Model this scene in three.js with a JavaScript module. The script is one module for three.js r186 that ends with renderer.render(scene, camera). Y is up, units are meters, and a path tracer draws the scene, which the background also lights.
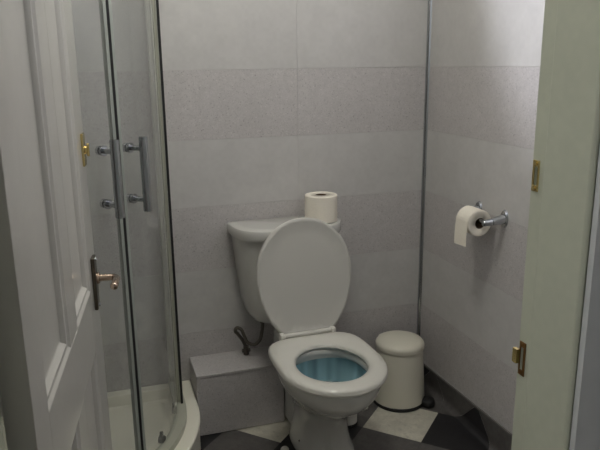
import * as THREE from 'three';
import { RoundedBoxGeometry } from 'three/addons/geometries/RoundedBoxGeometry.js';
import { mergeGeometries, toCreasedNormals } from 'three/addons/utils/BufferGeometryUtils.js';

// ---------------------------------------------------------------- camera, exposure
const scene = new THREE.Scene();
scene.background = new THREE.Color(0x000000);
const camera = new THREE.PerspectiveCamera(38.33, 600 / 450, 0.05, 30);
camera.position.set(-1.29292, 1.36892, 2.37736);
camera.up.set(0.0841652, 0.9703083, -0.2267556);
camera.lookAt(-1.29292 + 0.2914423, 1.36892 - 0.2415828, 2.37736 - 0.9255804);
scene.add(camera);
const renderer = new THREE.WebGLRenderer({ antialias: true });
renderer.toneMapping = THREE.LinearToneMapping;
renderer.toneMappingExposure = 1.04;
renderer.shadowMap.enabled = true;
const LIGHT = { bath: 1.88, spot: 4.9, hall: 2.4 };

// ---------------------------------------------------------------- helpers
let seed = 20240611;
function rnd() { seed = (seed * 1664525 + 1013904223) >>> 0; return seed / 4294967296; }
const used = {};
function numbered(n) { const k = used[n] = (used[n] ?? -1) + 1; return k ? n + '_' + String(k).padStart(3, '0') : n; }
function shade(o) { o.castShadow = true; o.receiveShadow = true; return o; }
function part(name, geo, mat, parent, label) {
  const m = shade(new THREE.Mesh(geo, mat)); m.name = name; parent.add(m);
  if (label) m.userData.label = label;
  return m;
}
function thing(name, label, category, pos = [0, 0, 0], turn = 0, group) {
  const g = new THREE.Group(); g.name = numbered(name); scene.add(g);
  g.position.set(...pos); g.rotation.y = turn; g.userData = { label, category };
  if (group) g.userData.group = group;
  return g;
}
function struct(name, label, geo, mat) {
  const m = geo ? shade(new THREE.Mesh(geo, mat)) : new THREE.Group();
  m.name = name; m.userData = { kind: 'structure', label, category: name.split('_')[0] }; scene.add(m); return m;
}
// uv in metres by dominant normal
function uvm(g, du = 0, dv = 0) {
  if (!g.attributes.normal) g.computeVertexNormals();
  const p = g.attributes.position, n = g.attributes.normal, uv = new Float32Array(p.count * 2);
  for (let i = 0; i < p.count; i++) {
    const ax = Math.abs(n.getX(i)), ay = Math.abs(n.getY(i)), az = Math.abs(n.getZ(i));
    let u, v;
    if (ax >= ay && ax >= az) { u = p.getZ(i); v = p.getY(i); }
    else if (ay >= az) { u = p.getX(i); v = p.getZ(i); }
    else { u = p.getX(i); v = p.getY(i); }
    uv[2 * i] = u + du; uv[2 * i + 1] = v + dv;
  }
  g.setAttribute('uv', new THREE.BufferAttribute(uv, 2));
  return g;
}
function box(x0, x1, y0, y1, z0, z1) {
  const g = new THREE.BoxGeometry(x1 - x0, y1 - y0, z1 - z0);
  g.translate((x0 + x1) / 2, (y0 + y1) / 2, (z0 + z1) / 2); return uvm(g);
}
function rbox(x0, x1, y0, y1, z0, z1, r = 0.002, s = 2) {
  const g = new RoundedBoxGeometry(x1 - x0, y1 - y0, z1 - z0, s, r);
  g.translate((x0 + x1) / 2, (y0 + y1) / 2, (z0 + z1) / 2); return uvm(g);
}
function cyl(a, b, r, seg = 20, r2 = r) {
  const A = new THREE.Vector3(...a), B = new THREE.Vector3(...b), d = B.clone().sub(A), L = d.length();
  const g = new THREE.CylinderGeometry(r2, r, L, seg);
  g.translate(0, L / 2, 0);
  g.applyQuaternion(new THREE.Quaternion().setFromUnitVectors(new THREE.Vector3(0, 1, 0), d.normalize()));
  g.translate(...a); return g;
}
function sph(c, r, sy = 1) { const g = new THREE.SphereGeometry(r, 20, 14); g.scale(1, sy, 1); g.translate(...c); return g; }
function tube(pts, r, seg = 60, rs = 12) {
  return new THREE.TubeGeometry(new THREE.CatmullRomCurve3(pts.map(q => new THREE.Vector3(...q))), seg, r, rs, false);
}
function lathe(pts, seg = 56) { return new THREE.LatheGeometry(pts.map(q => new THREE.Vector2(q[0], q[1])), seg); }
function merge(list) {
  return mergeGeometries(list.map(g => { const k = g.index ? g.toNonIndexed() : g; for (const a of Object.keys(k.attributes)) if (!['position', 'normal', 'uv'].includes(a)) k.deleteAttribute(a); return k; }));
}
// grid of rings -> surface; closed around, optional end caps
function loft(rings, capStart = true, capEnd = true, crease = 0.7) {
  const n = rings[0].length, pos = [], idx = [];
  for (const r of rings) for (const q of r) pos.push(...q);
  for (let i = 0; i + 1 < rings.length; i++) for (let j = 0; j < n; j++) {
    const a = i * n + j, b = i * n + (j + 1) % n, c = a + n, d = b + n;
    idx.push(a, c, b, b, c, d);
  }
  const cap = (ri, flip) => {
    const c = [0, 0, 0]; for (const q of rings[ri]) for (let k = 0; k < 3; k++) c[k] += q[k] / n;
    const ci = pos.length / 3; pos.push(...c);
    for (let j = 0; j < n; j++) { const a = ri * n + j, b = ri * n + (j + 1) % n; flip ? idx.push(ci, b, a) : idx.push(ci, a, b); }
  };
  if (capStart) cap(0, false); if (capEnd) cap(rings.length - 1, true);
  let g = new THREE.BufferGeometry();
  g.setAttribute('position', new THREE.Float32BufferAttribute(pos, 3)); g.setIndex(idx);
  g = toCreasedNormals(g, crease);
  return uvm(g);
}
// value noise texture helpers
function noiseGrid(n, cells, amp) {
  const g = Array.from({ length: cells * cells }, () => rnd()), out = new Float32Array(n * n);
  for (let y = 0; y < n; y++) for (let x = 0; x < n; x++) {
    const fx = x / n * cells, fy = y / n * cells, x0 = Math.floor(fx), y0 = Math.floor(fy);
    let tx = fx - x0, ty = fy - y0; tx = tx * tx * (3 - 2 * tx); ty = ty * ty * (3 - 2 * ty);
    const q = (a, b) => g[((b + cells) % cells) * cells + (a + cells) % cells];
    out[y * n + x] = amp * ((q(x0, y0) * (1 - tx) + q(x0 + 1, y0) * tx) * (1 - ty) + (q(x0, y0 + 1) * (1 - tx) + q(x0 + 1, y0 + 1) * tx) * ty - 0.5);
  }
  return out;
}
function makeTex(n, base, octaves, size, specks) {
  const acc = new Float32Array(n * n);
  for (const [c, a] of octaves) { const o = noiseGrid(n, c, a); for (let i = 0; i < acc.length; i++) acc[i] += o[i]; }
  const sp = new Float32Array(n * n);
  if (specks) for (const [count, rmin, rmax, amp] of specks) for (let k = 0; k < count; k++) {
    const cx = rnd() * n, cy = rnd() * n, rx = rmin + rnd() * (rmax - rmin), ry = rmin + rnd() * (rmax - rmin), a = amp * (0.5 + rnd());
    for (let y = Math.floor(cy - ry); y <= cy + ry; y++) for (let x = Math.floor(cx - rx); x <= cx + rx; x++) {
      const d = ((x - cx) / rx) ** 2 + ((y - cy) / ry) ** 2; if (d > 1) continue;
      sp[((y + n) % n) * n + (x + n) % n] += a;
    }
  }
  const data = new Uint8Array(n * n * 4);
  for (let i = 0; i < n * n; i++) {
    const f = 1 + acc[i] + Math.max(-0.55, Math.min(0.5, sp[i]));
    for (let k = 0; k < 3; k++) data[4 * i + k] = Math.max(0, Math.min(255, base[k] * f));
    data[4 * i + 3] = 255;
  }
  const t = new THREE.DataTexture(data, n, n); t.magFilter = THREE.LinearFilter; t.minFilter = THREE.LinearMipmapLinearFilter; t.generateMipmaps = true;
  t.wrapS = t.wrapT = THREE.RepeatWrapping; t.colorSpace = THREE.SRGBColorSpace; t.repeat.set(1 / size, 1 / size); t.needsUpdate = true;
  return t;
}
const std = (o) => new THREE.MeshStandardMaterial(o), phy = (o) => new THREE.MeshPhysicalMaterial(o);
const M = {
  plain: phy({ map: makeTex(512, [193, 191, 189], [[5, 0.025], [19, 0.03], [70, 0.025]], 0.9), roughness: 0.38, clearcoat: 0.15, clearcoatRoughness: 0.35 }),
  speckled: phy({ map: makeTex(1024, [187, 183, 182], [[7, 0.025], [40, 0.03], [160, 0.05]], 0.75, [[7000, 1, 3.0, -0.08], [5000, 1, 2.6, 0.06], [300, 2, 4.0, -0.12]]), roughness: 0.4, clearcoat: 0.15, clearcoatRoughness: 0.35 }),
  plaster: std({ map: makeTex(256, [206, 203, 198], [[8, 0.03], [60, 0.03]], 1.2), roughness: 0.85 }),
  hallWall: std({ map: makeTex(256, [194, 196, 195], [[8, 0.03], [60, 0.03]], 1.2), roughness: 0.8 }),
  concrete: std({ color: 0x55524f, roughness: 0.9 }),
  tileWhite: phy({ map: makeTex(512, [196, 192, 178], [[6, 0.07], [24, 0.09], [90, 0.06]], 0.5, [[160, 3, 9, -0.04]]), roughness: 0.42 }),
  tileGrey: phy({ map: makeTex(512, [92, 89, 87], [[6, 0.12], [30, 0.14], [110, 0.1]], 0.5), roughness: 0.45 }),
  tileBlack: phy({ map: makeTex(512, [38, 37, 39], [[6, 0.12], [30, 0.16], [110, 0.12]], 0.5), roughness: 0.42 }),
  hallFloor: std({ map: makeTex(512, [112, 98, 84], [[9, 0.1], [80, 0.18]], 0.6), roughness: 0.9 }),
  gloss: phy({ map: makeTex(256, [200, 198, 192], [[6, 0.012], [50, 0.015]], 0.8), roughness: 0.3, clearcoat: 0.6, clearcoatRoughness: 0.12 }),
  framePaint: phy({ map: makeTex(256, [176, 179, 161], [[6, 0.015], [60, 0.025]], 0.6), roughness: 0.42 }),
  ceramic: phy({ color: 0xc8c7c2, roughness: 0.16, clearcoat: 0.6, clearcoatRoughness: 0.08 }),
  plastic: phy({ color: 0xd3d1c9, roughness: 0.28, clearcoat: 0.2, clearcoatRoughness: 0.2 }),
  lidPlastic: phy({ color: 0xc2c0ba, roughness: 0.34 }),
  binPlastic: phy({ color: 0xdedacb, roughness: 0.36 }),
  black: std({ color: 0x151516, roughness: 0.5 }),
  rubber: std({ color: 0x101112, roughness: 0.6 }),
  chrome: std({ color: 0xb9bcc0, roughness: 0.14, metalness: 1 }),
  alu: std({ color: 0xb4b5a6, roughness: 0.4, metalness: 0.15 }),
  brass: std({ color: 0xdcc78c, roughness: 0.2, metalness: 1 }),
  oldBrass: std({ color: 0x7d5c35, roughness: 0.45, metalness: 0.8 }),
  bronze: std({ color: 0xb9a595, roughness: 0.22, metalness: 1 }),
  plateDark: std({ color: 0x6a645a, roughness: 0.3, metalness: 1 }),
  acrylic: phy({ color: 0xefecdd, roughness: 0.3 }),
  paper: std({ map: makeTex(256, [236, 229, 216], [[30, 0.02], [120, 0.05]], 0.12), roughness: 0.95 }),
  paperGrey: std({ color: 0xd9d6d0, roughness: 0.95 }),
  card: std({ color: 0x5c4a38, roughness: 0.9 }),
  hose: std({ color: 0x57524b, roughness: 0.5, metalness: 0.3 }),
  glass: phy({ color: 0xf8f9f8, transmission: 0.92, thickness: 0, roughness: 0.04, ior: 1.5, specularIntensity: 0.6 }),
  seal: phy({ color: 0xb9bfb8, transmission: 0.35, thickness: 0, roughness: 0.5 }),
  water: phy({ color: 0x6c9aa6, transmission: 0.6, thickness: 0, roughness: 0.03, ior: 1.33 }),
};

// ---------------------------------------------------------------- room shell
const RX0 = -1.77, RZ1 = 1.58, HZ = 1.722, CEIL = 2.45;   // left wall, front wall (room side), front wall (hall side)
const slabMat = M.concrete;
const boardEdges = []; for (let k = -6; k < 6; k++) boardEdges.push(1.352 - 0.25 * k);   // 2.352 ... 0.102
function boards(parent, axis, spans) {
  for (let k = 0; k < boardEdges.length; k++) {
    const y1 = Math.min(boardEdges[k], CEIL), y0 = k + 1 < boardEdges.length ? boardEdges[k + 1] : 0.0;
    if (y0 >= CEIL) continue;
    const mat = k % 2 === 0 ? M.speckled : M.plain;      // the band under 1.352 is speckled (k = 6)
    spans.forEach(([a, b], si) => {
      const g = axis === 'z'
        ? rbox(a + 0.0002, b - 0.0002, y0 + 0.0002, y1 - 0.0002, -0.009, 0, 0.0006, 1)
        : rbox(0, 0.009, y0 + 0.0002, y1 - 0.0002, a + 0.0002, b - 0.0002, 0.0006, 1);
      uvm(g, si * 0.31 + k * 0.137, k * 0.211);
      part('cladding_board', g, mat, parent);
    });
  }
}
const floor = struct('floor', 'dark vinyl floor of diagonal white, grey and black tiles', box(RX0 - 0.1, 0.1, -0.12, -0.003, -0.1, HZ), slabMat);
const wallBack = struct('wall_back', 'back wall clad in plain and speckled grey boards behind the toilet', box(RX0 - 0.1, 0.12, 0, CEIL, -0.12, -0.009), M.plaster);
boards(wallBack, 'z', [[RX0, -0.548], [-0.548, 0.0]]);
const wallRight = struct('wall_right', 'right wall clad in grey boards with the paper holder', box(0.009, 0.12, 0, CEIL, -0.009, RZ1), M.plaster);
boards(wallRight, 'x', [[0.0, RZ1]]);
const wallLeft = struct('wall_left', 'left wall behind the shower', box(RX0 - 0.1, RX0 - 0.009, 0, CEIL, -0.009, RZ1), M.plaster);
for (let k = 0; k < boardEdges.length; k++) {
  const y1 = Math.min(boardEdges[k], CEIL), y0 = k + 1 < boardEdges.length ? boardEdges[k + 1] : 0;
  if (y0 >= CEIL) continue;
  part('cladding_board', rbox(RX0 - 0.009, RX0, y0 + 0.0002, y1 - 0.0002, 0.0004, RZ1, 0.0006, 1), k % 2 ? M.plain : M.speckled, wallLeft);
}
struct('ceiling', 'plain white ceiling', box(RX0 - 0.1, 0.12, CEIL, CEIL + 0.1, -0.12, HZ), M.plaster);
const JX0 = -1.436, JX1 = -0.682, HEAD = 2.02;            // rebate faces of the door lining
struct('wall_front', 'wall around the doorway', merge([
  box(-2.6, JX0 - 0.03, 0, CEIL, RZ1, HZ), box(JX1 + 0.03, 0.7, 0, CEIL, RZ1, HZ), box(JX1 - 0.003, JX1 + 0.03, 0, CEIL, HZ - 0.01, HZ), box(JX0 - 0.03, JX1 + 0.03, HEAD + 0.03, CEIL, RZ1, HZ - 0.01), box(JX0 - 0.03, JX1 - 0.003, HEAD + 0.03, CEIL, HZ - 0.01, HZ)]), M.hallWall);
// hall on the camera's side
struct('floor_hall', 'brown carpet of the hall', box(-2.6, 0.7, -0.12, 0, HZ, 3.6), M.hallFloor);
struct('ceiling_hall', 'white ceiling of the hall', box(-2.6, 0.7, CEIL, CEIL + 0.1, HZ, 3.6), M.plaster);
struct('wall_hall_left', 'left wall of the hall', box(-2.7, -2.6, 0, CEIL, RZ1, 3.7), M.hallWall);
struct('wall_hall_right', 'right wall of the hall', box(0.7, 0.8, 0, CEIL, RZ1, 3.7), M.hallWall);
struct('wall_hall_rear', 'rear wall of the hall', box(-2.6, 0.7, 0, CEIL, 3.6, 3.7), M.hallWall);

// ---- floor tiles, laid at 45 degrees, the sheet folded up the right wall
{
  const S2 = Math.SQRT1_2, A = 0.2335, U0 = -0.064, V0 = -0.498, r = 0.028;
  const X = (u, v) => [(u + v) * S2, (u - v) * S2];
  const clip = (poly, f) => {
    const out = [];
    for (let i = 0; i < poly.length; i++) {
      const a = poly[i], b = poly[(i + 1) % poly.length], fa = f(a), fb = f(b);
      if (fa >= 0) out.push(a);
      if (fa * fb < 0) { const t = fa / (fa - fb); out.push([a[0] + (b[0] - a[0]) * t, a[1] + (b[1] - a[1]) * t]); }
    }
    return out;
  };
  const arcEnd = -r + Math.PI * r / 2;
  const map = ([x, z]) => {
    if (x <= -r) return [x, 0, z];
    if (x <= arcEnd) { const t = (x + r) / r; return [-r - 0.002 + r * Math.sin(t) + 0.002 * (1 - t / (Math.PI / 2)), r - r * Math.cos(t), z]; }
    return [-0.002, r + (x - arcEnd), z];
  };
  const cuts = [-9]; for (let k = 0; k <= 6; k++) cuts.push(-r + (arcEnd + r) * k / 6); cuts.push(9);
  const set = { '0,0': 'W', '1,0': 'B', '0,-1': 'G', '1,-1': 'G', '-1,0': 'G', '0,1': 'G', '1,1': 'G', '-1,-1': 'B', '-2,-1': 'W', '-2,-2': 'G', '-3,-2': 'B', '2,0': 'G', '2,-1': 'W', '-1,1': 'W' };
  const mats = { W: M.tileWhite, G: M.tileGrey, B: M.tileBlack };
  for (let i = -9; i < 7; i++) for (let j = -11; j < 3; j++) {
    const u0 = U0 + i * A + 0.0004, u1 = U0 + (i + 1) * A - 0.0004, v0 = V0 + j * A + 0.0004, v1 = V0 + (j + 1) * A - 0.0004;
    let poly = [X(u0, v0), X(u1, v0), X(u1, v1), X(u0, v1)];
    poly = clip(poly, q => q[0] - RX0); poly = clip(poly, q => q[1]); poly = clip(poly, q => HZ - q[1]);
    poly = clip(poly, q => (0.082 + 0.042 * q[1] - r + arcEnd) - q[0]);
    if (poly.length < 3) continue;
    const pos = [], uv = [];
    for (let c = 0; c + 1 < cuts.length; c++) {
      let q = clip(poly, a => a[0] - cuts[c]); if (q.length >= 3) q = clip(q, a => cuts[c + 1] - a[0]);
      if (q.length < 3) continue;
      for (let k = 1; k + 1 < q.length; k++) for (const w of [q[0], q[k + 1], q[k]]) { pos.push(...map(w)); uv.push(w[0] + i * 0.17, w[1] + j * 0.13); }
    }
    const g = new THREE.BufferGeometry();
    g.setAttribute('position', new THREE.Float32BufferAttribute(pos, 3)); g.setAttribute('uv', new THREE.Float32BufferAttribute(uv, 2));
    g.computeVertexNormals();
    if (g.attributes.normal.getY(0) < -0.1) { const ix = []; for (let k = 0; k < pos.length / 3; k += 3) ix.push(k, k + 2, k + 1); g.setIndex(ix); g.computeVertexNormals(); }
    const cyc = 'WBG'[(((i - j) % 3) + 3) % 3];
    part('floor_tile', g, mats[set[i + ',' + j] ?? cyc], floor);
  }
}
// thin capping strip on the folded edge, chrome corner strip
{
  const g = new THREE.BoxGeometry(0.006, 0.008, RZ1); g.translate(-0.003, 0, RZ1 / 2);
  const p = g.attributes.position; for (let i = 0; i < p.count; i++) p.setY(i, p.getY(i) + 0.083 + 0.042 * p.getZ(i));
  g.computeVertexNormals();
  struct('trim_1', 'thin grey capping strip along the folded floor edge', uvm(g), std({ color: 0x6b6865, roughness: 0.5 }));
  const ring = [];
  const prof = []; for (let k = 0; k <= 8; k++) { const a = Math.PI / 2 * k / 8; prof.push([-0.012 * Math.cos(a), 0.012 * Math.sin(a)]); }
  prof.push([0, 0]);
  const q = [0.1, CEIL].map(y => prof.map(([x, z]) => [x, y, z]));
  struct('trim_2', 'chrome strip in the corner between back and right walls', loft(q), M.chrome);
}

// ---------------------------------------------------------------- door lining
{
  const f = struct('trim_3', 'pale cream painted door lining with stops and brass keeps');
  const d0 = RZ1, d1 = HZ - 0.0105, st0 = 1.617, st = 0.011;
  part('jamb', rbox(JX0 - 0.03, JX0, 0, HEAD + 0.03, d0, d1, 0.002), M.framePaint, f);
  const mz0 = 1.5862, mz1 = 1.5935;                        // mortices cut through the lining, closed by wood behind
  part('jamb', merge([box(JX1, JX1 + 0.03, 0, HEAD + 0.03, d0, mz0), box(JX1, JX1 + 0.03, 0, HEAD + 0.03, mz1, d1), box(JX1 + 0.026, JX1 + 0.03, 0, HEAD + 0.03, mz0, mz1),
    ...[[0, 0.897], [0.935, 1.192], [1.22, HEAD + 0.03]].map(([a, b]) => box(JX1, JX1 + 0.026, a, b, mz0, mz1))]), M.framePaint, f);
  part('head', rbox(JX0, JX1, HEAD, HEAD + 0.03, d0, d1, 0.002), M.framePaint, f);
  part('stop', rbox(JX0, JX0 + st, 0, HEAD, st0, d1 - 0.0005, 0.002), M.framePaint, f);
  part('stop', rbox(JX1 - st, JX1, 0, HEAD, st0, d1 - 0.0005, 0.0052, 4), M.framePaint, f);
  part('stop', rbox(JX0 + st, JX1 - st, HEAD - st, HEAD, st0, d1 - 0.0005, 0.002), M.framePaint, f);
  // keeps: frame plate with a dark mortice and a turned lip towards the room
  const keep = (y0, y1, z0, z1, worn) => {
    const m = worn ? M.oldBrass : M.brass, k = part('keep_plate', merge([
      rbox(JX1 - 0.002, JX1, y0, y0 + 0.009, z0, z1, 0.0008, 1), rbox(JX1 - 0.002, JX1, y1 - 0.009, y1, z0, z1, 0.0008, 1),
      rbox(JX1 - 0.002, JX1, y0 + 0.009, y1 - 0.009, z0, mz0, 0.0006, 1), rbox(JX1 - 0.002, JX1, y0 + 0.009, y1 - 0.009, mz1, z1, 0.0006, 1)]), m, f, worn ? 'worn brass keep for the latch' : 'bright brass keep for the bolt');
    for (const y of [y0 + 0.0045, y1 - 0.0045]) part('screw', cyl([JX1 - 0.0015, y, (z0 + z1) / 2], [JX1 - 0.0034, y, (z0 + z1) / 2], 0.0028, 12), m, k);
    if (worn) part('lip', rbox(JX1 - 0.008, JX1 - 0.001, y0 + 0.018, y1 - 0.014, z0 - 0.009, z0 + 0.002, 0.001, 1), M.brass, k);
  };
  keep(1.183, 1.229, 1.5825, 1.597, false);
  keep(0.888, 0.944, 1.5835, 1.598, true);
}

// ---------------------------------------------------------------- the open door
{
  const A = THREE.MathUtils.degToRad(6.5), W = 0.705, T = 0.036, Y0 = 0.008, Y1 = 2.0;
  const door = struct('door_1', 'white painted panelled door standing open on the left');
  door.position.set(-1.395, 0, 1.577);
  // local x along the leaf from the hinge, local z out of the visible face
  door.rotation.y = Math.atan2(Math.cos(A), Math.sin(A));
  const cols = [[0.085, 0.302], [0.385, 0.59]], rows = [[0.2, 0.764], [0.9, 1.87]];
  const fr = (n, ...b) => part(n, rbox(...b, 0.0015, 2), M.gloss, door);
  fr('stile', 0, cols[0][0], Y0, Y1, -T, 0); fr('stile', cols[1][1], W, Y0, Y1, -T, 0);
  fr('rail', cols[0][0], cols[1][1], Y0, rows[0][0], -T, -0.0002); fr('rail', cols[0][0], cols[1][1], rows[0][1], rows[1][0], -T, -0.0002); fr('rail', cols[0][0], cols[1][1], rows[1][1], Y1, -T, -0.0002);
  for (const [y0, y1] of rows) fr('mullion', cols[0][1], cols[1][0], y0, y1, -T, -0.0002);
  const prof = [[0, -0.0003], [0.001, -0.0005], [0.005, -0.0035], [0.007, -0.0045], [0.013, -0.005], [0.0145, -0.006], [0.0205, -0.0132], [0.024, -0.0142]];
  for (const [x0, x1] of cols) for (const [y0, y1] of rows) {
    const m = 0.034;
    const pn = part('panel', rbox(x0 + 0.01, x1 - 0.01, y0 + 0.01, y1 - 0.01, -0.028, -0.0142, 0.001, 1), M.gloss, door);
    const rings = prof.map(([o, d]) => [[x0 + o, y0 + o, d], [x1 - o, y0 + o, d], [x1 - o, y1 - o, d], [x0 + o, y1 - o, d]]);
    rings.unshift([[x0, y0, -0.02], [x1, y0, -0.02], [x1, y1, -0.02], [x0, y1, -0.02]]);
    part('moulding', loft(rings, false, false, 0.35), M.gloss, pn);
  }
  // lever handle on a long plate
  const hx = 0.648, hy = 0.9;
  part('handle_plate', rbox(hx - 0.019, hx + 0.019, hy - 0.058, hy + 0.062, 0, 0.008, 0.003, 3), M.plateDark, door, 'tarnished narrow handle plate');
  const lever = part('lever', merge([
    cyl([hx, hy + 0.012, 0.006], [hx, hy + 0.012, 0.014], 0.013, 24),
    tube([[hx, hy + 0.012, 0.01], [hx, hy + 0.012, 0.038], [hx - 0.004, hy + 0.012, 0.047], [hx - 0.014, hy + 0.013, 0.051], [hx - 0.035, hy + 0.015, 0.052], [hx - 0.062, hy + 0.016, 0.052], [hx - 0.07, hy + 0.014, 0.051]], 0.0078, 60, 14),
    sph([hx - 0.07, hy + 0.014, 0.051], 0.0085)]), M.bronze, door, 'polished lever handle');
  for (const y of [hy + 0.055, hy - 0.05]) part('screw', sph([hx, y, 0.0082], 0.004), M.chrome, door);
  // brass bathroom lock with thumb turn
  const by = 1.195, bx = 0.668;
  part('lock_plate', rbox(bx - 0.017, bx + 0.017, by - 0.034, by + 0.036, 0, 0.005, 0.0018, 2), M.brass, door, 'brass lock plate');
  part('thumb_turn', merge([cyl([bx, by, 0.004], [bx, by, 0.01], 0.009, 20), rbox(bx - 0.004, bx + 0.004, by - 0.014, by + 0.014, 0.009, 0.0145, 0.002, 2)]), M.brass, door, 'brass thumb turn');
  // hinges on the lining side
  for (const y of [0.25, 1.0, 1.75]) part('hinge', cyl([-0.003, y - 0.05, -T - 0.003], [-0.003, y + 0.05, -T - 0.003], 0.005, 14), M.gloss, door);
}

// ---------------------------------------------------------------- shower tray and enclosure
const SX = -1.56, SZ = 0.21;                              // centre of the quadrant curve
function quadrant(R, xmin, zmin, n = 40) {                // outline from back right corner round to front left
  const pts = [[SX + R, zmin]];
  for (let k = 0; k <= n; k++) { const a = Math.PI / 2 * k / n; pts.push([SX + R * Math.cos(a), SZ + R * Math.sin(a)]); }
  pts.push([xmin, SZ + R], [xmin, zmin]); return pts;
}
{
  const tray = thing('shower_tray', 'cream quadrant shower tray below the curved glass', 'shower tray');
  const ring = (R, m, y) => quadrant(R, RX0 + m, m).map(([x, z]) => [x, y, z]);
  const rim = [ring(0.545, 0.001, 0.0), ring(0.545, 0.001, 0.142), ring(0.5485, 0.001, 0.144), ring(0.5485, 0.001, 0.152), ring(0.544, 0.004, 0.156), ring(0.47, 0.04, 0.1565), ring(0.465, 0.043, 0.154), ring(0.455, 0.05, 0.115), ring(0.44, 0.06, 0.108)];
  part('rim', loft(rim.map(r => r.slice().reverse()), false, false, 0.5), M.acrylic, tray);
  const base = [ring(0.44, 0.06, 0.1079), ring(0.3, 0.15, 0.103)];
  part('basin', loft(base.map(r => r.slice().reverse()), false, true, 0.5), M.acrylic, tray);
  const w = part('waste', lathe([[0, 0.112], [0.035, 0.112], [0.042, 0.109], [0.043, 0.102], [0, 0.102]], 32), M.chrome, tray); w.position.set(-1.5, 0, 0.3);
}
{
  const e = thing('shower_enclosure', 'curved glass shower enclosure with two sliding doors left of the toilet', 'shower');
  const YB = 0.157, YT = 1.87;
  const arcStrip = (R0, R1, y0, y1, a0, a1, n = 28) => {  // curved bar between two radii
    const rings = [];
    for (let k = 0; k <= n; k++) { const a = a0 + (a1 - a0) * k / n, c = Math.cos(a), s = Math.sin(a);
      rings.push([[SX + R0 * c, y0, SZ + R0 * s], [SX + R0 * c, y1, SZ + R0 * s], [SX + R1 * c, y1, SZ + R1 * s], [SX + R1 * c, y0, SZ + R1 * s]]); }
    return loft(rings, true, true, 0.4);
  };
  const deg = THREE.MathUtils.degToRad;
  for (const [n, y0, y1] of [['bottom_track', YB, YB + 0.022], ['top_track', YT, YT + 0.035]])
    part(n, merge([arcStrip(0.462, 0.502, y0, y1, 0, Math.PI / 2, 40), box(SX + 0.462, SX + 0.502, y0, y1, 0.001, SZ), box(RX0 + 0.001, SX, y0, y1, SZ + 0.462, SZ + 0.502)]), M.alu, e);
  // wall channels, fixed side panes
  part('wall_channel', rbox(SX + 0.468, SX + 0.5, YB + 0.022, YT, 0.001, 0.042, 0.003), M.alu, e);
  part('wall_channel', rbox(RX0 + 0.001, RX0 + 0.042, YB + 0.022, YT, SZ + 0.468, SZ + 0.5, 0.003), M.alu, e);
  const f1 = part('fixed_pane', box(SX + 0.487, SX + 0.492, YB + 0.022, YT, 0.042, SZ + 0.008), M.glass, e);
  part('pane_edge', box(SX + 0.4855, SX + 0.4935, YB + 0.022, YT, SZ + 0.008, SZ + 0.012), M.rubber, f1, 'dark seal on the pane edge');
  part('upright', rbox(SX + 0.468, SX + 0.484, YB + 0.022, YT, SZ - 0.03, SZ - 0.005, 0.002), M.alu, f1);
  const f2 = part('fixed_pane', box(RX0 + 0.042, SX - 0.0, YB + 0.022, YT, SZ + 0.487, SZ + 0.492), M.glass, e);
  part('pane_edge', box(SX, SX + 0.004, YB + 0.022, YT, SZ + 0.4855, SZ + 0.4935), M.rubber, f2);
  // two curved sliding doors meeting at the seam
  const seam = deg(46.8);
  for (const [a0, a1, ah] of [[deg(2), seam - deg(0.55), deg(41.2)], [seam + deg(0.55), deg(88), deg(53.0)]]) {
    const right = a0 < 0.1;
    const d = part('sliding_door', arcStrip(0.468, 0.474, YB + 0.02, YT - 0.01, a0, a1, 30), M.glass, e);
    const sa = right ? a1 : a0, o = right ? 1 : -1;
    part('seam_seal', arcStrip(0.464, 0.478, YB + 0.02, YT - 0.01, sa - (right ? deg(1.3) : 0), sa + (right ? 0 : deg(1.3)), 3), M.seal, d);
    part('seam_magnet', arcStrip(0.463, 0.479, YB + 0.02, YT - 0.01, right ? sa : sa - deg(0.52), right ? sa + deg(0.52) : sa, 2), M.rubber, d, 'black magnetic strip');
    // bar handle on two round fixings
    const P = (R, y, a = ah) => [SX + R * Math.cos(a), y, SZ + R * Math.sin(a)];
    const dy = right ? 0.013 : 0.016;
    const h = part('handle', merge([cyl(P(0.524, 0.962 + dy), P(0.524, 1.166 + dy), 0.0125, 28), cyl(P(0.524, 0.96 + dy), P(0.524, 0.962 + dy), 0.0115, 28), cyl(P(0.524, 1.166 + dy), P(0.524, 1.168 + dy), 0.0115, 28)]), M.chrome, d, 'chrome bar handle');
    for (const y of [0.992 + dy, 1.136 + dy]) part('fixing', merge([cyl(P(0.474, y), P(0.482, y), 0.0135, 22), cyl(P(0.482, y), P(0.515, y), 0.0075, 18), cyl(P(0.468, y), P(0.458, y), 0.0125, 22)]), M.chrome, h);
    for (const a of right ? [deg(8), deg(31)] : [deg(62), deg(80)])
      part('roller', merge([cyl(P(0.452, YB + 0.03, a), P(0.468, YB + 0.03, a), 0.013, 20), cyl(P(0.46, YB + 0.03, a), P(0.46, YB + 0.056, a), 0.006, 12)]), M.black, d, 'black roller');
  }
}

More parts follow.
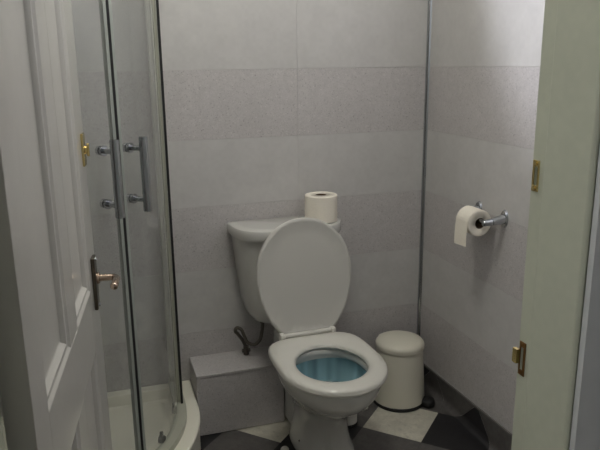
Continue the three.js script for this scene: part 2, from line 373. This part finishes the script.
// ---------------------------------------------------------------- pipe boxing
{
  const b = thing('pipe_boxing', 'low grey speckled pipe boxing between the shower and the toilet', 'pipe boxing');
  const x0 = -1.008, x1 = -0.672, z1 = 0.172, H = 0.252;
  part('top_panel', rbox(x0, x1, H - 0.01, H, 0.001, z1 + 0.003, 0.002), M.speckled, b);
  part('front_panel', rbox(x0, x1, 0.003, H - 0.0105, z1 - 0.009, z1, 0.0015), M.speckled, b);
  part('side_panel', rbox(x0, x0 + 0.009, 0.003, H - 0.0105, 0.001, z1 - 0.0095, 0.001), M.speckled, b);
  part('side_panel', rbox(x1 - 0.009, x1, 0.003, H - 0.0105, 0.001, z1 - 0.0095, 0.001), M.speckled, b);
  part('set_back_panel', rbox(x1 + 0.0005, -0.5, 0.003, H, 0.115, 0.124, 0.001), M.speckled, b);
  part('set_back_top', rbox(x1 + 0.0005, -0.5, H - 0.0005, H + 0.008, 0.001, 0.124, 0.001), M.speckled, b);
}

// ---------------------------------------------------------------- toilet
const TO = [-0.622, 0, 0], TR = THREE.MathUtils.degToRad(1.3);
{
  const t = thing('toilet', 'white close-coupled toilet with raised lid and blue water', 'toilet', TO, TR);
  const N = 72;
  // egg ring: half width w, centre z, front/back extents, exponents
  const ring = (y, w, cz, df, db, ef = 2, eb = 2.4) => {
    const out = [];
    for (let k = 0; k < N; k++) {
      const a = 2 * Math.PI * k / N, c = Math.cos(a), s = Math.sin(a), e = s >= 0 ? ef : eb;
      const x = w * Math.sign(c) * Math.pow(Math.abs(c), 2 / e), z = cz + (s >= 0 ? df : db) * Math.sign(s) * Math.pow(Math.abs(s), 2 / e);
      out.push([x, y, z]);
    }
    return out.reverse();
  };
  const shift = (r, dx) => r.map(([x, y, z]) => [x + dx, y, z]);
  const outer = [
    shift(ring(0.000, 0.104, 0.36, 0.165, 0.15, 2.4, 3), 0.03), shift(ring(0.012, 0.106, 0.36, 0.167, 0.15, 2.4, 3), 0.03), shift(ring(0.03, 0.1, 0.36, 0.16, 0.15, 2.4, 3), 0.03), shift(ring(0.06, 0.09, 0.36, 0.15, 0.15, 2.3, 3), 0.029),
    shift(ring(0.11, 0.082, 0.365, 0.148, 0.155, 2.2, 3), 0.027), shift(ring(0.16, 0.083, 0.37, 0.158, 0.155, 2.1, 3), 0.023), shift(ring(0.2, 0.09, 0.38, 0.174, 0.16, 2, 2.8), 0.018), shift(ring(0.235, 0.102, 0.4, 0.194, 0.165, 2, 2.6), 0.013),
    shift(ring(0.27, 0.121, 0.435, 0.209, 0.18, 2, 2.5), 0.008), shift(ring(0.305, 0.143, 0.468, 0.227, 0.19, 2, 2.4), 0.004), ring(0.34, 0.159, 0.495, 0.23, 0.2, 2, 2.4), ring(0.365, 0.164, 0.508, 0.224, 0.205, 2, 2.6), ring(0.385, 0.166, 0.51, 0.223, 0.205, 2, 2.8), ring(0.3915, 0.163, 0.51, 0.22, 0.202, 2, 2.8),
    ring(0.392, 0.122, 0.54, 0.135, 0.149), ring(0.388, 0.118, 0.54, 0.130, 0.146), ring(0.374, 0.116, 0.54, 0.128, 0.144), ring(0.364, 0.119, 0.54, 0.133, 0.149), ring(0.36, 0.13, 0.545, 0.15, 0.152)];
  part('pan', loft(outer, true, false, 1.15), M.ceramic, t);
  const innerRings = [ring(0.36, 0.131, 0.545, 0.153, 0.153), ring(0.33, 0.132, 0.545, 0.153, 0.153), ring(0.305, 0.124, 0.54, 0.14, 0.147), ring(0.275, 0.1, 0.52, 0.105, 0.12), ring(0.255, 0.075, 0.5, 0.075, 0.09), ring(0.24, 0.05, 0.48, 0.05, 0.06)];
  const bowl = loft(innerRings, false, true, 0.9);
  // blue rinse streaks running down the bowl
  const streak = makeTex(256, [178, 200, 205], [[4, 0.12], [24, 0.3]], 0.3);
  {
    const p = bowl.attributes.position, uv = bowl.attributes.uv;
    for (let i = 0; i < p.count; i++) uv.setXY(i, Math.atan2(p.getZ(i) - 0.53, p.getX(i)) * 0.1, p.getY(i) * 0.12);
  }
  part('bowl', bowl, phy({ map: streak, color: 0xc8dde2, roughness: 0.15, clearcoat: 0.5, clearcoatRoughness: 0.1 }), t, 'blue tinted inside of the bowl');
  part('water', loft([ring(0.276, 0.1005, 0.52, 0.106, 0.121), ring(0.2765, 0.05, 0.52, 0.06, 0.06)], false, true, 0.9), M.water, t, 'blue water');
  part('rear_shelf', rbox(-0.085, 0.085, 0.31, 0.3985, 0.13, 0.36, 0.025, 4), M.ceramic, t);
  part('trap', rbox(-0.05, 0.09, 0.0, 0.34, 0.13, 0.3, 0.03, 4), M.ceramic, t);
  part('bolt_cap', sph([-0.112, 0.0, 0.355], 0.016, 0.9), M.plastic, t);
  part('screw_hole_dot', cyl([-0.045, 0.046, 0.37], [-0.0655, 0.046, 0.386], 0.0042, 14), M.plateDark, t, 'small dark disc painted as the shaded screw hole');  // dark disc paints the shade inside a screw hole of the pedestal
  // seat: rounded ring with an egg outline
  const seatRing = (y, o) => {                             // o: 0 inner edge .. 1 outer edge
    const a = ring(y, 0.117, 0.54, 0.128, 0.147, 2, 2), b = ring(y, 0.177, 0.535, 0.208, 0.238, 2.05, 4.6);
    return a.map((q, k) => [q[0] + (b[k][0] - q[0]) * o, y, q[2] + (b[k][2] - q[2]) * o]);
  };
  const sp = [[0.04, 0.3935], [0.0, 0.397], [-0.01, 0.403], [0.02, 0.4095], [0.1, 0.4135], [0.3, 0.4175], [0.6, 0.4185], [0.82, 0.417], [0.92, 0.4135], [0.98, 0.408], [1.0, 0.4015], [0.99, 0.396], [0.95, 0.3935]];
  const seatRings = sp.map(([o, y]) => seatRing(y, o)); seatRings.push(seatRings[0]);
  part('seat', loft(seatRings.map(r => r.slice().reverse()), false, false, 0.9), M.plastic, t);
  // hinge bar and posts
  part('hinge', merge([cyl([-0.1, 0.4225, 0.303], [0.1, 0.4225, 0.303], 0.0085, 18), rbox(-0.106, -0.088, 0.398, 0.432, 0.288, 0.316, 0.004, 3), rbox(0.088, 0.106, 0.398, 0.432, 0.288, 0.316, 0.004, 3)]), M.plastic, t);
  // lid, leaning back on the cistern
  const L = 0.414, outline = (m) => {
    const out = [];
    for (let k = 0; k < N; k++) {
      const a = 2 * Math.PI * k / N, c = Math.cos(a), s = Math.sin(a);
      const w = 0.181 - m, cy = 0.215;
      if (s >= 0) out.push([w * Math.sign(c) * Math.pow(Math.abs(c), 2 / 2.05), cy + (L - cy - m) * Math.pow(s, 2 / 2.05)]);
      else out.push([w * Math.sign(c) * Math.pow(Math.abs(c), 2 / 2.0) * (1 - 0.0 * s * s), cy - (cy + 0.045 - m) * Math.pow(-s, 2 / 2.0)]);
    }
    return out.map(([x, y]) => [x, Math.max(y, 0.0 + m * 0.4)]);
  };
  const lp = [[0.006, 0.0], [0.002, 0.003], [0.0, 0.007], [0.001, 0.012], [0.004, 0.0155], [0.009, 0.0165], [0.014, 0.0155], [0.02, 0.0135], [0.06, 0.0125], [0.12, 0.0125]];
  const lidRings = lp.map(([m, z]) => outline(m).map(([x, y]) => [x, y, z]));
  const lg = loft(lidRings, true, true, 0.9);
  const lid = part('lid', lg, M.lidPlastic, t, 'raised oval lid leaning on the cistern');
  lid.position.set(0.006, 0.424, 0.278); lid.rotation.x = -THREE.MathUtils.degToRad(7.5);
  // cistern: bowed front, tapering down
  const cring = (y, w, z1, bow, z0 = 0.018) => {
    const out = [], n = 44;
    for (let k = 0; k <= n; k++) {
      const a = Math.PI * k / n, c = Math.cos(a), s = Math.sin(a);
      const x = w * Math.sign(c) * Math.pow(Math.abs(c), 2 / bow), z = z0 + (z1 - z0) * Math.pow(s, 2 / bow);
      out.push([x, y, z]);
    }
    out.push([-w * 0.6, y, z0], [0, y, z0], [w * 0.6, y, z0]);
    return out.reverse();
  };
  part('cistern', loft([cring(0.4, 0.10, 0.12, 3.2), cring(0.404, 0.13, 0.15, 3.2), cring(0.418, 0.152, 0.168, 3.2), cring(0.445, 0.166, 0.177, 3.2), cring(0.5, 0.178, 0.184, 3.2), cring(0.6, 0.19, 0.19, 3.2), cring(0.756, 0.207, 0.197, 3.2)], true, true, 0.7), M.ceramic, t);
  part('cistern_lid', loft([cring(0.7470, 0.206, 0.204, 3.0, 0.012), cring(0.7470, 0.215, 0.212, 3.0, 0.008), cring(0.7520, 0.218, 0.215, 3.0, 0.006), cring(0.7770, 0.218, 0.215, 3.0, 0.006), cring(0.7850, 0.215, 0.212, 3.0, 0.008), cring(0.7890, 0.208, 0.204, 3.0, 0.012), cring(0.7905, 0.18, 0.18, 3.0, 0.02)], true, true, 0.6), M.ceramic, t);
}
// flexible hose feeding the cistern
{
  const h = thing('supply_hose', 'dark looped water hose between the boxing and the cistern', 'hose');
  part('hose', tube([[-0.79, 0.285, 0.05], [-0.803, 0.315, 0.05], [-0.822, 0.345, 0.052], [-0.832, 0.36, 0.056], [-0.826, 0.375, 0.062], [-0.812, 0.37, 0.07], [-0.802, 0.345, 0.076], [-0.79, 0.318, 0.084], [-0.765, 0.308, 0.09], [-0.745, 0.325, 0.095], [-0.735, 0.36, 0.096], [-0.73, 0.405, 0.096]], 0.0068, 120), M.hose, h);
  part('valve', merge([cyl([-0.79, 0.253, 0.05], [-0.79, 0.29, 0.05], 0.011, 8), cyl([-0.806, 0.27, 0.05], [-0.774, 0.27, 0.05], 0.008, 14)]), M.hose, h, 'dark isolating valve');
  part('coupling', cyl([-0.73, 0.398, 0.096], [-0.73, 0.418, 0.096], 0.013, 8), M.hose, h);
}
// ---------------------------------------------------------------- toilet rolls
function rollGeo(R, ri, H) { return lathe([[ri, 0.0], [R - 0.004, 0], [R - 0.001, 0.001], [R, 0.004], [R, H - 0.004], [R - 0.001, H - 0.001], [R - 0.004, H], [ri, H], [ri, 0.0]], 60); }
{
  const r = thing('toilet_roll', 'white toilet roll standing upright on the cistern lid', 'toilet roll', [-0.497, 0.7907, 0.118]);
  const g = rollGeo(0.0615, 0.021, 0.1); part('paper', g, M.paper, r);
  part('core', lathe([[0.0195, 0.001], [0.021, 0.001], [0.021, 0.0985], [0.0195, 0.0985], [0.0195, 0.001]], 32), M.card, r, 'brown card core');
}
{
  const cx = -0.07, cy = 0.845, z0 = 0.45, z1 = 0.528, R = 0.046;
  const h = thing('roll_holder', 'chrome toilet roll holder fixed to the right wall', 'roll holder');
  for (const z of [0.412, 0.566]) {
    const pl = new THREE.CylinderGeometry(0.021, 0.024, 0.007, 32); pl.rotateZ(Math.PI / 2); pl.scale(1, 1.3, 0.8); pl.translate(-0.0035, cy + 0.01, z);
    part('wall_plate', pl, M.chrome, h);
    part('post', merge([cyl([-0.006, cy + 0.009, z], [-0.05, cy + 0.003, z], 0.017, 22, 0.012), cyl([-0.05, cy + 0.003, z], [cx - 0.004, cy, z + (z < 0.5 ? 0.004 : -0.004)], 0.012, 22, 0.0105), sph([cx - 0.004, cy, z + (z < 0.5 ? 0.004 : -0.004)], 0.0112)]), M.chrome, h);
  }
  part('spindle', cyl([cx, cy, 0.412], [cx, cy, 0.564], 0.0085, 20), M.chrome, h);
  const r = thing('toilet_roll', 'white toilet roll with a hanging sheet on the wall holder', 'toilet roll', [cx, cy - 0.009, z0]);
  const g = rollGeo(R, 0.019, z1 - z0); g.rotateX(Math.PI / 2); part('paper', g, M.paper, r);
  const c = lathe([[0.0175, 0.001], [0.019, 0.001], [0.019, 0.077], [0.0175, 0.077], [0.0175, 0.001]], 32); c.rotateX(Math.PI / 2); part('core', c, M.card, r, 'brown card core');
  // loose sheet hanging from the room side
  const rings = [], th = 0.0008;
  const path = []; for (let k = 0; k <= 14; k++) { const a = Math.PI * (0.5 + 0.5 * k / 14); path.push([(R + 0.0008) * Math.cos(a), (R + 0.0008) * Math.sin(a)]); }
  for (let k = 1; k <= 10; k++) path.push([-(R + 0.0008) - 0.003 * Math.sin(k / 10 * 2.2), -0.078 * k / 10]);
  for (const [x, y] of path) { const l = Math.hypot(x, Math.max(y, 0)) || 1, nx = x / l, ny = Math.max(y, 0) / l; const slant = y < -0.06 ? 0.006 : 0;
    rings.push([[x, y - slant, 0.002], [x, y, 0.076], [x + nx * th, y + ny * th, 0.076], [x + nx * th, y + ny * th - slant, 0.002]]); }
  part('loose_sheet', loft(rings, true, true, 0.6), M.paper, r, 'single sheet hanging down');
}
// ---------------------------------------------------------------- pedal bin
{
  const b = thing('pedal_bin', 'round white pedal bin with black base in the corner', 'bin', [-0.172, 0, 0.158]);
  part('base', lathe([[0, 0.0], [0.106, 0.0], [0.109, 0.003], [0.109, 0.011], [0.105, 0.014], [0, 0.014]]), M.black, b, 'black base ring');
  part('body', lathe([[0, 0.014], [0.105, 0.014], [0.107, 0.017], [0.095, 0.24], [0.091, 0.242], [0, 0.242]]), M.binPlastic, b);
  part('lid', lathe([[0, 0.242], [0.095, 0.242], [0.099, 0.244], [0.0995, 0.258], [0.0975, 0.264], [0.091, 0.272], [0.075, 0.2775], [0.05, 0.281], [0, 0.2825]]), M.binPlastic, b);
  const pd = part('pedal', merge([rbox(0.055, 0.095, 0.002, 0.014, 0.05, 0.085, 0.004, 3)]), M.black, b, 'black foot pedal');
  part('tread', lathe([[0, 0.003], [0.025, 0.003], [0.029, 0.008], [0.029, 0.025], [0.024, 0.033], [0, 0.035]], 28), M.black, pd).position.set(0.091, 0, 0.085);
  part('hinge_block', rbox(-0.045, -0.01, 0.215, 0.256, -0.112, -0.094, 0.004, 2), M.binPlastic, b);
}
// ---------------------------------------------------------------- brush pot and tub behind the toilet
{
  const b = thing('toilet_brush', 'white toilet brush pot with black foot beside the pedestal', 'toilet brush', [-0.441, 0, 0.262]);
  part('foot', lathe([[0, 0], [0.037, 0], [0.039, 0.003], [0.039, 0.01], [0, 0.01]], 32), M.black, b, 'black foot');
  part('pot', lathe([[0, 0.01], [0.034, 0.01], [0.037, 0.013], [0.036, 0.13], [0.032, 0.134], [0.0, 0.134]], 36), M.plastic, b);
  part('handle', merge([cyl([0, 0.13, 0], [0, 0.3, -0.01], 0.007, 14), sph([0, 0.302, -0.01], 0.011)]), M.plastic, b);
  const t = thing('cleaning_tub', 'white tub on the floor between toilet and bin', 'tub', [-0.365, 0, 0.165]);
  part('body', rbox(-0.042, 0.042, 0.0, 0.115, -0.035, 0.035, 0.01, 4), M.plastic, t);
  part('cap', merge([cyl([0, 0.114, 0], [0, 0.14, 0], 0.02, 24)]), M.plastic, t);
}
// ---------------------------------------------------------------- lamps
function bulbMat(c, e) { return std({ color: 0xffffff, emissive: new THREE.Color(c), emissiveIntensity: e, roughness: 0.5 }); }
{
  const p = [-0.92, CEIL, 0.84];
  const l = thing('ceiling_lamp', 'round white ceiling lamp of the bathroom, above the picture', 'lamp', p);
  part('base', lathe([[0, 0], [0.13, 0], [0.13, -0.018], [0, -0.018]].reverse(), 40), M.plastic, l);
  part('shade', lathe([[0, -0.07], [0.04, -0.068], [0.08, -0.058], [0.11, -0.04], [0.122, -0.0185], [0, -0.0185]], 40), bulbMat(0xfaf9f0, 2), l);
  const L = new THREE.PointLight(0xfaf9f0, LIGHT.bath); L.position.set(p[0], p[1] - 0.11, p[2]); L.castShadow = true; L.shadow.radius = 8; scene.add(L);
}
{
  const p = [-0.85, CEIL, 1.2];
  const l = thing('spotlight', 'added unseen lamp for the bright patch on the right wall, above the picture', 'lamp', p);  // invented lamp, added only to throw the bright patch on the right wall
  part('base', lathe([[0, 0], [0.045, 0], [0.045, -0.015], [0, -0.015]].reverse(), 28), M.plastic, l);
  const dir = new THREE.Vector3(0.955, -0.29, -0.05).normalize();
  const a = [0, -0.185, 0], b = dir.clone().multiplyScalar(0.08).add(new THREE.Vector3(...a));
  part('can', merge([cyl([0, -0.014, 0], a, 0.008, 12), cyl(a, b.toArray(), 0.032, 28)]), M.plastic, l);
  const c = b.clone().addScaledVector(dir, 0.002);
  part('bulb', cyl(b.toArray(), c.toArray(), 0.028, 28), bulbMat(0xf0f2ff, 3), l);
  const s = new THREE.SpotLight(0xf0f2ff, LIGHT.spot, 0, THREE.MathUtils.degToRad(45), 0.14);
  s.position.set(...c.clone().addScaledVector(dir, 0.012).toArray().map((v, k) => v + p[k])); s.target.position.copy(s.position).add(dir); s.castShadow = true;
  scene.add(s); scene.add(s.target);
}
{
  const p = [-2.2, CEIL, 2.4];
  const l = thing('hall_lamp', 'round white ceiling lamp of the hall, behind the camera', 'lamp', p);
  part('base', lathe([[0, 0], [0.13, 0], [0.13, -0.018], [0, -0.018]].reverse(), 40), M.plastic, l);
  part('shade', lathe([[0, -0.07], [0.04, -0.068], [0.08, -0.058], [0.11, -0.04], [0.122, -0.0185], [0, -0.0185]], 40), bulbMat(0xfdfdff, 1.5), l);
  const L = new THREE.PointLight(0xfdfdff, LIGHT.hall); L.position.set(p[0], p[1] - 0.1, p[2]); L.castShadow = true; L.shadow.radius = 4; scene.add(L);
}
renderer.render(scene, camera);
